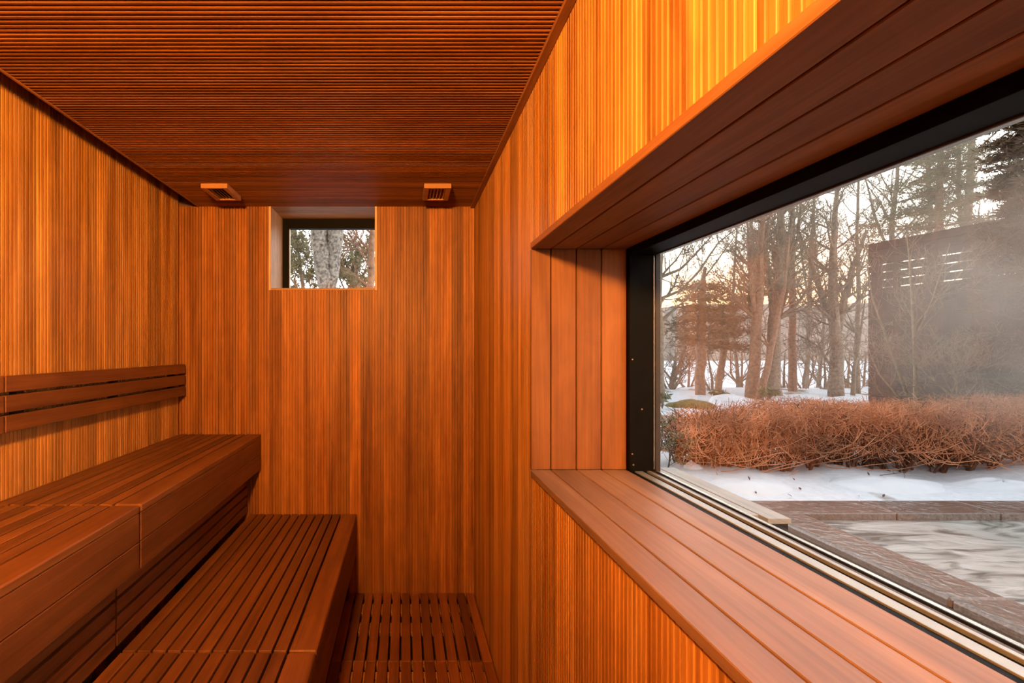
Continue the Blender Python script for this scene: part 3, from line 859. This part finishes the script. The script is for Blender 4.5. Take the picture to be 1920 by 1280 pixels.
tree('bare tree arching over the screen between its two neighbours', 16, [[(1735, 740, 10), (1738, 560, 9), (1745, 400, 7), (1735, 260, 4)], [(1740, 440, 5), (1760, 360, 4), (1775, 270, 2)]], 67, n1=20, first=.4, blen=0.29)
pine('tall green pine with flat spreading boughs above the screen', 13.5, [(1757, 740, 20), (1757, 560, 16), (1760, 400, 12), (1765, 240, 7)], 71, 285, 440, 140, 5, dens=34, nl=.17, droop=.02)
pine('dense dark conifer at the far edge of the pane rising out of the steam', 5.4, [(1932, 850, 30), (1932, 560, 24), (1932, 330, 14), (1932, 120, 5)], 73, 190, 720, 98, 20, fm='needle_dark', dens=30, nl=.10)
# low thicket along the bank in front of the lake
for k, (x, d, lab) in enumerate(((1255, 14.5, 'low twiggy thicket by the first grey trunk'), (1290, 15.5, 'low twiggy thicket behind the mossy mound'), (1335, 14.0, 'low twiggy thicket between the two rusty pines'), (1395, 15.0, 'low twiggy thicket behind the snow heap'),
                               (1470, 14.5, 'low twiggy thicket beside the flaring grey trunk'), (1510, 15.5, 'low twiggy thicket beyond the post-like trunk'), (1545, 14.0, 'low twiggy thicket beside the stout forked trunk'), (1590, 14.8, 'low twiggy thicket between forked trunk and screen'), (1620, 15.4, 'low twiggy thicket touching the edge of the screen'))):
    rr = random.Random(500 + k)
    tree(lab, d, [[(x, 748, 5), (x + rr.uniform(-6, 6), 710, 4), (x + rr.uniform(-14, 14), 660, 2)], [(x, 740, 4), (x + rr.uniform(-30, -12), 700, 3), (x + rr.uniform(-36, -16), 650, 1.5)], [(x, 742, 4), (x + rr.uniform(10, 26), 705, 3), (x + rr.uniform(16, 34), 655, 1.5)]],
         300 + k, 'bark_brown' if k % 2 else 'bark_grey', n1=6, first=.05, blen=.5, lev=1, kids=4, minr=.007, name='bare_thicket', group='low thicket along the bank', cat='shrub')
# pale shrub in front of the screen
tree('pale many stemmed shrub rising in front of the dark screen', 6.0, [[(1718, 752, 7), (1716, 690, 6), (1712, 600, 5), (1706, 500, 3), (1700, 440, 1.5)], [(1714, 640, 4), (1740, 560, 3), (1762, 460, 1.5)],
     [(1700, 740, 5), (1672, 640, 4), (1650, 560, 3), (1645, 480, 1.5)], [(1690, 750, 4), (1650, 700, 3), (1630, 650, 1.5)], [(1716, 610, 3), (1770, 560, 2), (1830, 505, 1.2)]], 79, 'bark_pale', n1=12, first=.2, blen=.22, lev=2, kids=4, minr=.0022, name='bare_shrub', group='bare shrubs by the screen', cat='shrub')
tree('tangled pale bush beside the steam at the foot of the screen', 5.7, [[(1800, 760, 5), (1795, 720, 4), (1785, 690, 2)], [(1800, 755, 4), (1830, 715, 3), (1850, 690, 1.5)], [(1800, 755, 4), (1765, 725, 3), (1745, 705, 1.5)], [(1850, 765, 5), (1865, 720, 3), (1890, 690, 2)]], 83, 'bark_pale', n1=12, first=.1, blen=.5, lev=2, kids=5, minr=.0022, name='bare_shrub', group='bare shrubs by the screen', cat='shrub')
# trees seen through the small window
tree('lichen covered forked trunk filling the small window', 6.6, [[(612, 800, 40), (613, 540, 31), (608, 500, 33), (601, 450, 33), (598, 380, 34), (590, 250, 28)], [(616, 545, 22), (627, 490, 27), (633, 430, 30), (636, 370, 28), (640, 250, 24)]], 89, 'lichen', n1=0, first=.6, lev=1, name='forked_tree', group='trees outside the small window', jit=0)
tree('dark slim trunk at the edge of the small window', 7.4, [[(694, 780, 18), (694, 540, 14), (696, 480, 13), (701, 400, 11), (705, 260, 8)], [(694, 470, 5), (680, 455, 4), (667, 440, 3), (655, 415, 2)], [(694, 475, 4), (672, 467, 2.5), (645, 470, 1.5)]], 97, 'bark_brown', n1=7, first=.3, blen=.14, name='bare_tree', group='trees outside the small window')
tree('leafy evergreen behind the forked trunk at the small window', 8.2, [[(570, 780, 12), (572, 560, 8), (560, 480, 6), (552, 400, 3)], [(572, 520, 4), (600, 500, 3), (560, 460, 2)], [(572, 560, 4), (545, 520, 3), (520, 480, 2)]], 101, 'bark_grey', n1=11, first=.45, blen=.2, foliage=('leaf_green', 9, .07, .014, 0), name='evergreen_tree', group='trees outside the small window')
tree('low leafy evergreen between the two trunks at the small window', 8.6, [[(665, 790, 10), (664, 600, 7), (668, 540, 5), (672, 480, 2)], [(664, 570, 4), (680, 520, 3), (690, 500, 2)], [(664, 580, 4), (640, 530, 3), (630, 500, 2)]], 103, 'bark_grey', n1=9, first=.55, blen=.16, foliage=('leaf_green', 8, .07, .014, 0), name='evergreen_tree', group='trees outside the small window')
# ------------------------------------------------------------------ hedge
def hedge():
    rng = random.Random(200)
    t = thing('hedge', 'clipped leafless rust red hedge standing in the snow behind the pool', 'hedge', (4.8, 5.0, GZ))
    tw = TB(); st = TB()
    X0, X1 = 2.62, 7.3
    def front(x): return 4.48 + .10 * math.sin(x * 1.7) + max(0, (x - 5.6)) * .10
    def topz(x): return GZ + .54 + .12 * max(0, min(1, (x - 2.7) / 1.5)) + .025 * math.sin(x * 2.1) + max(0, min(1, (x - 4.6) / 2)) * .05
    n = 13000
    for i in range(n):
        x = rng.uniform(X0, X1); y = front(x) + rng.random() ** 1.3 * .92
        h = .22 + .76 * rng.random() ** .68
        zt = topz(x)
        z = GZ + (zt - GZ) * h
        if x < X0 + .25 and rng.random() < .4: continue
        d = (rdir(rng) * .9 + Vector((.25, -.15, .62))).normalized()
        ln = rng.uniform(.10, .27)
        p0 = Vector((x, y, z)) - d * ln * .5
        d2 = (d + rdir(rng) * .55 + Vector((0, 0, .15))).normalized()
        p1 = p0 + d * ln * .5; p2 = p1 + d2 * ln * .5
        over = p2.z - zt - rng.uniform(0, .035)
        if over > 0: p0.z -= over; p1.z -= over; p2.z -= over
        tw.tube([p0, p1, p2], [.0030, .0023, .0012], 3)
    for i in range(250):
        x = rng.uniform(X0 + .05, X1); y = front(x) + rng.uniform(.12, .7)
        b = Vector((x, y, ground_z(x, y) - .03))
        for k in range(3):
            d = Vector((rng.uniform(-.5, .5), rng.uniform(-.4, .3), 1)).normalized()
            grow(st, rng, b, d, rng.uniform(.4, .58), .011, 1, .1, .25, 4, .003, None, .7)
    for i in range(80):
        x = rng.uniform(X0, X1); y = front(x) + rng.uniform(-.02, .2)
        p = Vector((x, y, GZ + rng.uniform(.05, .25)))
        d = Vector((rng.choice((-1, 1)), rng.uniform(-.5, .1), rng.uniform(-.25, .25))).normalized()
        P = [p]
        for s in range(5):
            d = (d + rdir(rng) * .2 + Vector((0, 0, .10))).normalized(); P.append(P[-1] + d * rng.uniform(.08, .14))
        for q in P: q.z = max(q.z, GZ + .04)
        tw.tube(P, [.005, .0045, .004, .0035, .003, .002], 3)
    tw.put('twigs', M['twig'], t, False, kind='stuff'); st.put('stems', M['stem'], t, False, kind='stuff')
hedge()
def dark_bush():
    rng = random.Random(210)
    t = thing('dark_bush', 'blackish leafy bush squeezed between the hedge end and the frame', 'bush', (2.35, 5.0, GZ))
    st = TB(); fo = TB(); tips = []
    for i in range(14):
        b = Vector((2.33 + rng.uniform(-.22, .24), 4.9 + rng.uniform(-.25, .25), GZ - .02))
        grow(st, rng, b, Vector((rng.uniform(-.4, .4), rng.uniform(-.3, .3), 1)).normalized(), .5, .008, 2, .1, .25, 4, .002, tips, .7)
    for pts, d in tips:
        for _ in range(5):
            q = pts[rng.randrange(len(pts))]
            dd = rdir(rng); fo.leaf(q, dd, dd.orthogonal().normalized(), .035, .011)
    st.put('stems', M['stem'], t, False); fo.put('leaves', M['leaf_green'], t, False, kind='stuff')
dark_bush()
# ------------------------------------------------------------------ screen fence
def fence():
    a = px(1628, 655, 7.5); d = Vector((.178, -1, 0)).normalized()
    top = H + 197 / F * 7.5
    base = GZ - .05
    t = thing('screen_fence', 'tall dark horizontal board screen with light slits behind the hedge', 'fence', (a.x, a.y, base))
    nrm = Vector((-d.y, d.x, 0)); ln = 5.2
    rng = random.Random(5)
    def slab(name, s0, s1, z0, z1, o0, o1):
        V = []
        for s in (s0, s1):
            for o in (o0, o1):
                for z in (z0, z1):
                    p = a + d * s + nrm * o; V.append((p.x - a.x, p.y - a.y, z - base))
        Fc = ((0, 1, 3, 2), (4, 6, 7, 5), (0, 4, 5, 1), (2, 3, 7, 6), (0, 2, 6, 4), (1, 5, 7, 3))
        place(name, mesh_data(name, V, Fc, M['fence']), (a.x, a.y, base), t)
    bh = .118
    n = int((top - base) / bh)
    for i in range(n):
        z1 = top - i * bh
        gap = .015 if i in (2, 3, 4, 5) else .006
        slab('board', .0, ln, z1 - bh + gap, z1, 0, .022)
    slab('backing_panel', .01, ln - .01, base + .05, top - 6 * bh - .02, .0225, .0238)
    slab('backing_panel', .01, ln - .01, top - 2 * bh - .02, top - .02, .0225, .0238)
    for k in range(5):
        slab('post', .02 + k * 1.28, .12 + k * 1.28, base, top - .01, .024, .11)
    for k in range(11):
        s = .3 + k * .44 + rng.uniform(-.03, .03)
        slab('back_batten', s, s + rng.choice((.03, .05, .09)), base + .1, top - .2, .024, .045)
fence()
# ------------------------------------------------------------------ mounds, leaves, small plants
MOUNDS = []
def mound(name, label, cat, c, rx, ry, rz, mat, seed, lump=.18):
    MOUNDS.append((c, rx, ry, rz))
    V = []; Fc = []; n, k = 30, 9
    for j in range(k + 1):
        for i in range(n):
            a = i / n * 2 * math.pi; p = j / k * math.pi / 2
            r = 1 + lump * noise.noise((math.cos(a) * 1.6 + seed, math.sin(a) * 1.6, p * 1.4))
            V.append((rx * r * math.cos(p) * math.cos(a), ry * r * math.cos(p) * math.sin(a), rz * r * math.sin(p) - .06))
    for j in range(k):
        for i in range(n):
            Fc.append((j * n + i, j * n + (i + 1) % n, (j + 1) * n + (i + 1) % n, (j + 1) * n + i))
    Fc.append([k * n + i for i in range(n)])
    Fc.append([i for i in range(n)][::-1])
    place(name, mesh_data(name, V, Fc, mat, True), c, None, label=label, cat=cat)
def gp(x, y, d):
    p = px(x, y, d); p.z = ground_z(p.x, p.y); return p
mound('moss_mound', 'olive brown mossy mound under the first pine', 'mound', gp(1296, 755, 9.8), .50, .45, .22, M['moss'], 1)
mound('snow_mound', 'white snow heap next to the mossy mound', 'snow heap', gp(1368, 755, 10.6), .42, .4, .22, M['pure_snow'], 5)
mound('snow_lump', 'rounded lump of snow in the hedge foot near the frame', 'snow heap', gp(1300, 870, 4.62), .10, .10, .11, M['pure_snow'], 9)
mound('snow_lump', 'smaller lump of snow at the end of the hedge', 'snow heap', gp(1272, 872, 4.75), .07, .06, .07, M['pure_snow'], 12)
mound('snow_bank', 'smooth low snow bank at the pool corner by the ledge', 'snow heap', gp(1400, 920, 4.15), .42, .22, .10, M['pure_snow'], 15, .1)
mound('snow_bank', 'long low snow bank behind the far pool edge', 'snow heap', gp(1660, 920, 4.2), .62, .26, .13, M['pure_snow'], 18, .12)
mound('snow_bank', 'broken snow bank near the steam at the end of the hedge', 'snow heap', gp(1880, 925, 4.15), .45, .22, .10, M['pure_snow'], 23, .25)
def low_plant(label, p, seed, n=16, h=.3):
    rng = random.Random(seed)
    t = thing('evergreen_plant', label, 'plant', p, 'small evergreen plants under the trees')
    st = TB(); fo = TB()
    for i in range(n):
        d = Vector((rng.uniform(-.7, .7), rng.uniform(-.7, .7), 1)).normalized()
        q = p + d * h * rng.uniform(.6, 1)
        st.tube([p, p.lerp(q, .5) + rdir(rng) * .02, q], [.006, .004, .003], 3)
        for k in range(9):
            dd = (rdir(rng) + Vector((0, 0, -.2))).normalized()
            fo.leaf(q, dd, dd.orthogonal().normalized(), .12, .022)
    st.put('stems', M['bark_brown'], t, False); fo.put('leaves', M['leaf_green'], t, False, kind='stuff')
low_plant('small drooping leaved evergreen above the snow heap', gp(1350, 740, 11.0), 1)
low_plant('small drooping leaved evergreen at the foot of the flaring trunk', gp(1440, 745, 11.0), 2, 20)
low_plant('small drooping leaved evergreen in front of the first grey trunk', gp(1242, 755, 9.5), 3, 16)
def snow_z(x, y):
    z = ground_z(x, y)
    for c, rx, ry, rz in MOUNDS:
        q = 1 - ((x - c.x) / rx) ** 2 - ((y - c.y) / ry) ** 2
        if q > 0: z = max(z, c.z - .06 + rz * math.sqrt(q))
    return z
rng = random.Random(77)
for i, (x, y, lab) in enumerate(((1406, 912, 'large curled dead leaf on the snow bank'), (1490, 905, 'flat brown leaf on the snow under the hedge'), (1485, 925, 'dark curled leaf near the middle of the snow'),
                                 (1502, 918, 'small dark leaf beside the dark curled leaf'), (1418, 922, 'tiny leaf just below the large curled one'), (1612, 925, 'upright dark leaf above the far coping'), (1630, 902, 'dark leaf at the end of the fallen twig'), (1655, 926, 'tiny speck of leaf on the long snow bank'))):
    d = 1.17 * F / (y - 655)
    p = px(x, y, d); p.z = snow_z(p.x, p.y) + .008
    V = [(0, 0, 0), (.018, .008, .012), (.04, 0, .02), (.018, -.010, .010), (.0, 0, .002), (.018, .008, .014), (.04, 0, .022), (.018, -.010, .012)]
    Fc = [(0, 3, 2, 1), (4, 5, 6, 7), (0, 1, 5, 4), (1, 2, 6, 5), (2, 3, 7, 6), (3, 0, 4, 7)]
    o = place('dead_leaf', mesh_data('dead_leaf', V, Fc, M['leaf_brown']), p, None, label=lab, cat='leaf', group='dead leaves on the snow')
    o.rotation_euler = (rng.uniform(-.3, .3), rng.uniform(-.6, .2), rng.uniform(0, 6.3))
    s = rng.uniform(.6, 1.1); o.scale = (s, s, s)
def fallen_twig():
    rng = random.Random(8)
    p = px(1650, 905, 4.22); p.z = snow_z(p.x, p.y) + .02
    t = thing('fallen_twig', 'forked dry twig lying on the snow bank', 'twig', p)
    b = TB()
    grow(b, rng, p, Vector((1, .1, .12)).normalized(), .5, .004, 1, 0, .12, 6, .0018, None, .7)
    b.put('branch', M['leaf_brown'], t, False)
fallen_twig()

# ------------------------------------------------------------------ steam drifting off the hot water
def steam():
    m = bpy.data.materials.new('steam'); m.use_nodes = True
    t = m.node_tree; t.nodes.clear()
    out = N(t, 'ShaderNodeOutputMaterial')
    vs = N(t, 'ShaderNodeVolumeScatter'); vs.inputs['Color'].default_value = (0.95, 0.82, 0.69, 1)  # warm glow and indoor reflection tinted into the white steam
    vs.inputs['Anisotropy'].default_value = 0.2
    tc = N(t, 'ShaderNodeTexCoord')
    ln = N(t, 'ShaderNodeVectorMath', operation='LENGTH'); L(t, tc.outputs['Object'], ln.inputs[0])
    fall = N(t, 'ShaderNodeMapRange'); L(t, ln.outputs['Value'], fall.inputs[0])
    fall.inputs[1].default_value = 0.25; fall.inputs[2].default_value = 0.98; fall.inputs[3].default_value = 1; fall.inputs[4].default_value = 0
    n = N(t, 'ShaderNodeTexNoise', Scale=1.6, Detail=3.0, Distortion=0.6); L(t, tc.outputs['Object'], n.inputs[0])
    nr = N(t, 'ShaderNodeMapRange'); L(t, n.outputs[0], nr.inputs[0])
    nr.inputs[1].default_value = 0.32; nr.inputs[2].default_value = 0.68; nr.inputs[3].default_value = 0.15; nr.inputs[4].default_value = 1
    a = N(t, 'ShaderNodeMath', operation='MULTIPLY'); L(t, fall.outputs[0], a.inputs[0]); L(t, nr.outputs[0], a.inputs[1])
    d = N(t, 'ShaderNodeMath', operation='MULTIPLY'); L(t, a.outputs[0], d.inputs[0]); d.inputs[1].default_value = 0.55
    L(t, d.outputs[0], vs.inputs['Density']); L(t, vs.outputs[0], out.inputs['Volume'])
    V = [(0, 0, 1)]; Fc = []; nn, k = 24, 12
    for j in range(1, k):
        for i in range(nn):
            a_ = i / nn * 2 * math.pi; p = j / k * math.pi
            V.append((math.sin(p) * math.cos(a_), math.sin(p) * math.sin(a_), math.cos(p)))
    V.append((0, 0, -1))
    for i in range(nn):
        Fc.append((0, 1 + i, 1 + (i + 1) % nn)); Fc.append((len(V) - 1, 1 + (k - 2) * nn + (i + 1) % nn, 1 + (k - 2) * nn + i))
        for j in range(k - 2):
            q = 1 + j * nn + i; r = 1 + j * nn + (i + 1) % nn
            Fc.append((q, q + nn, r + nn, r))
    o = place('steam', mesh_data('steam', V, Fc, m), (5.6, 3.7, GZ + 1.55), None, kind='stuff', label='pale steam drifting up from the hot pool', cat='steam')
    o.scale = (1.9, 1.9, 1.5)
steam()
# ------------------------------------------------------------------ added warm haze, a mist over the garden
def veil():
    m = bpy.data.materials.new('veil'); m.use_nodes = True
    t = m.node_tree; t.nodes.clear()
    out = N(t, 'ShaderNodeOutputMaterial')
    vs = N(t, 'ShaderNodeVolumeScatter', Density=0.018); vs.inputs['Color'].default_value = (1.0, 0.84, 0.66, 1)  # warm scatter stands in for glare and lifts the tree darks
    L(t, vs.outputs[0], out.inputs['Volume'])
    x0, x1, y0, y1, z0, z1 = -4, 24, 5.8, 24, -3, 9
    V = [(x, y, z) for x in (x0, x1) for y in (y0, y1) for z in (z0, z1)]
    Fc = ((0, 1, 3, 2), (4, 6, 7, 5), (0, 4, 5, 1), (2, 3, 7, 6), (0, 2, 6, 4), (1, 5, 7, 3))
    place('veil', mesh_data('veil', V, Fc, m), (0, 0, 0), None, kind='stuff', label='added thin warm mist among the trees', cat='veil')
veil()
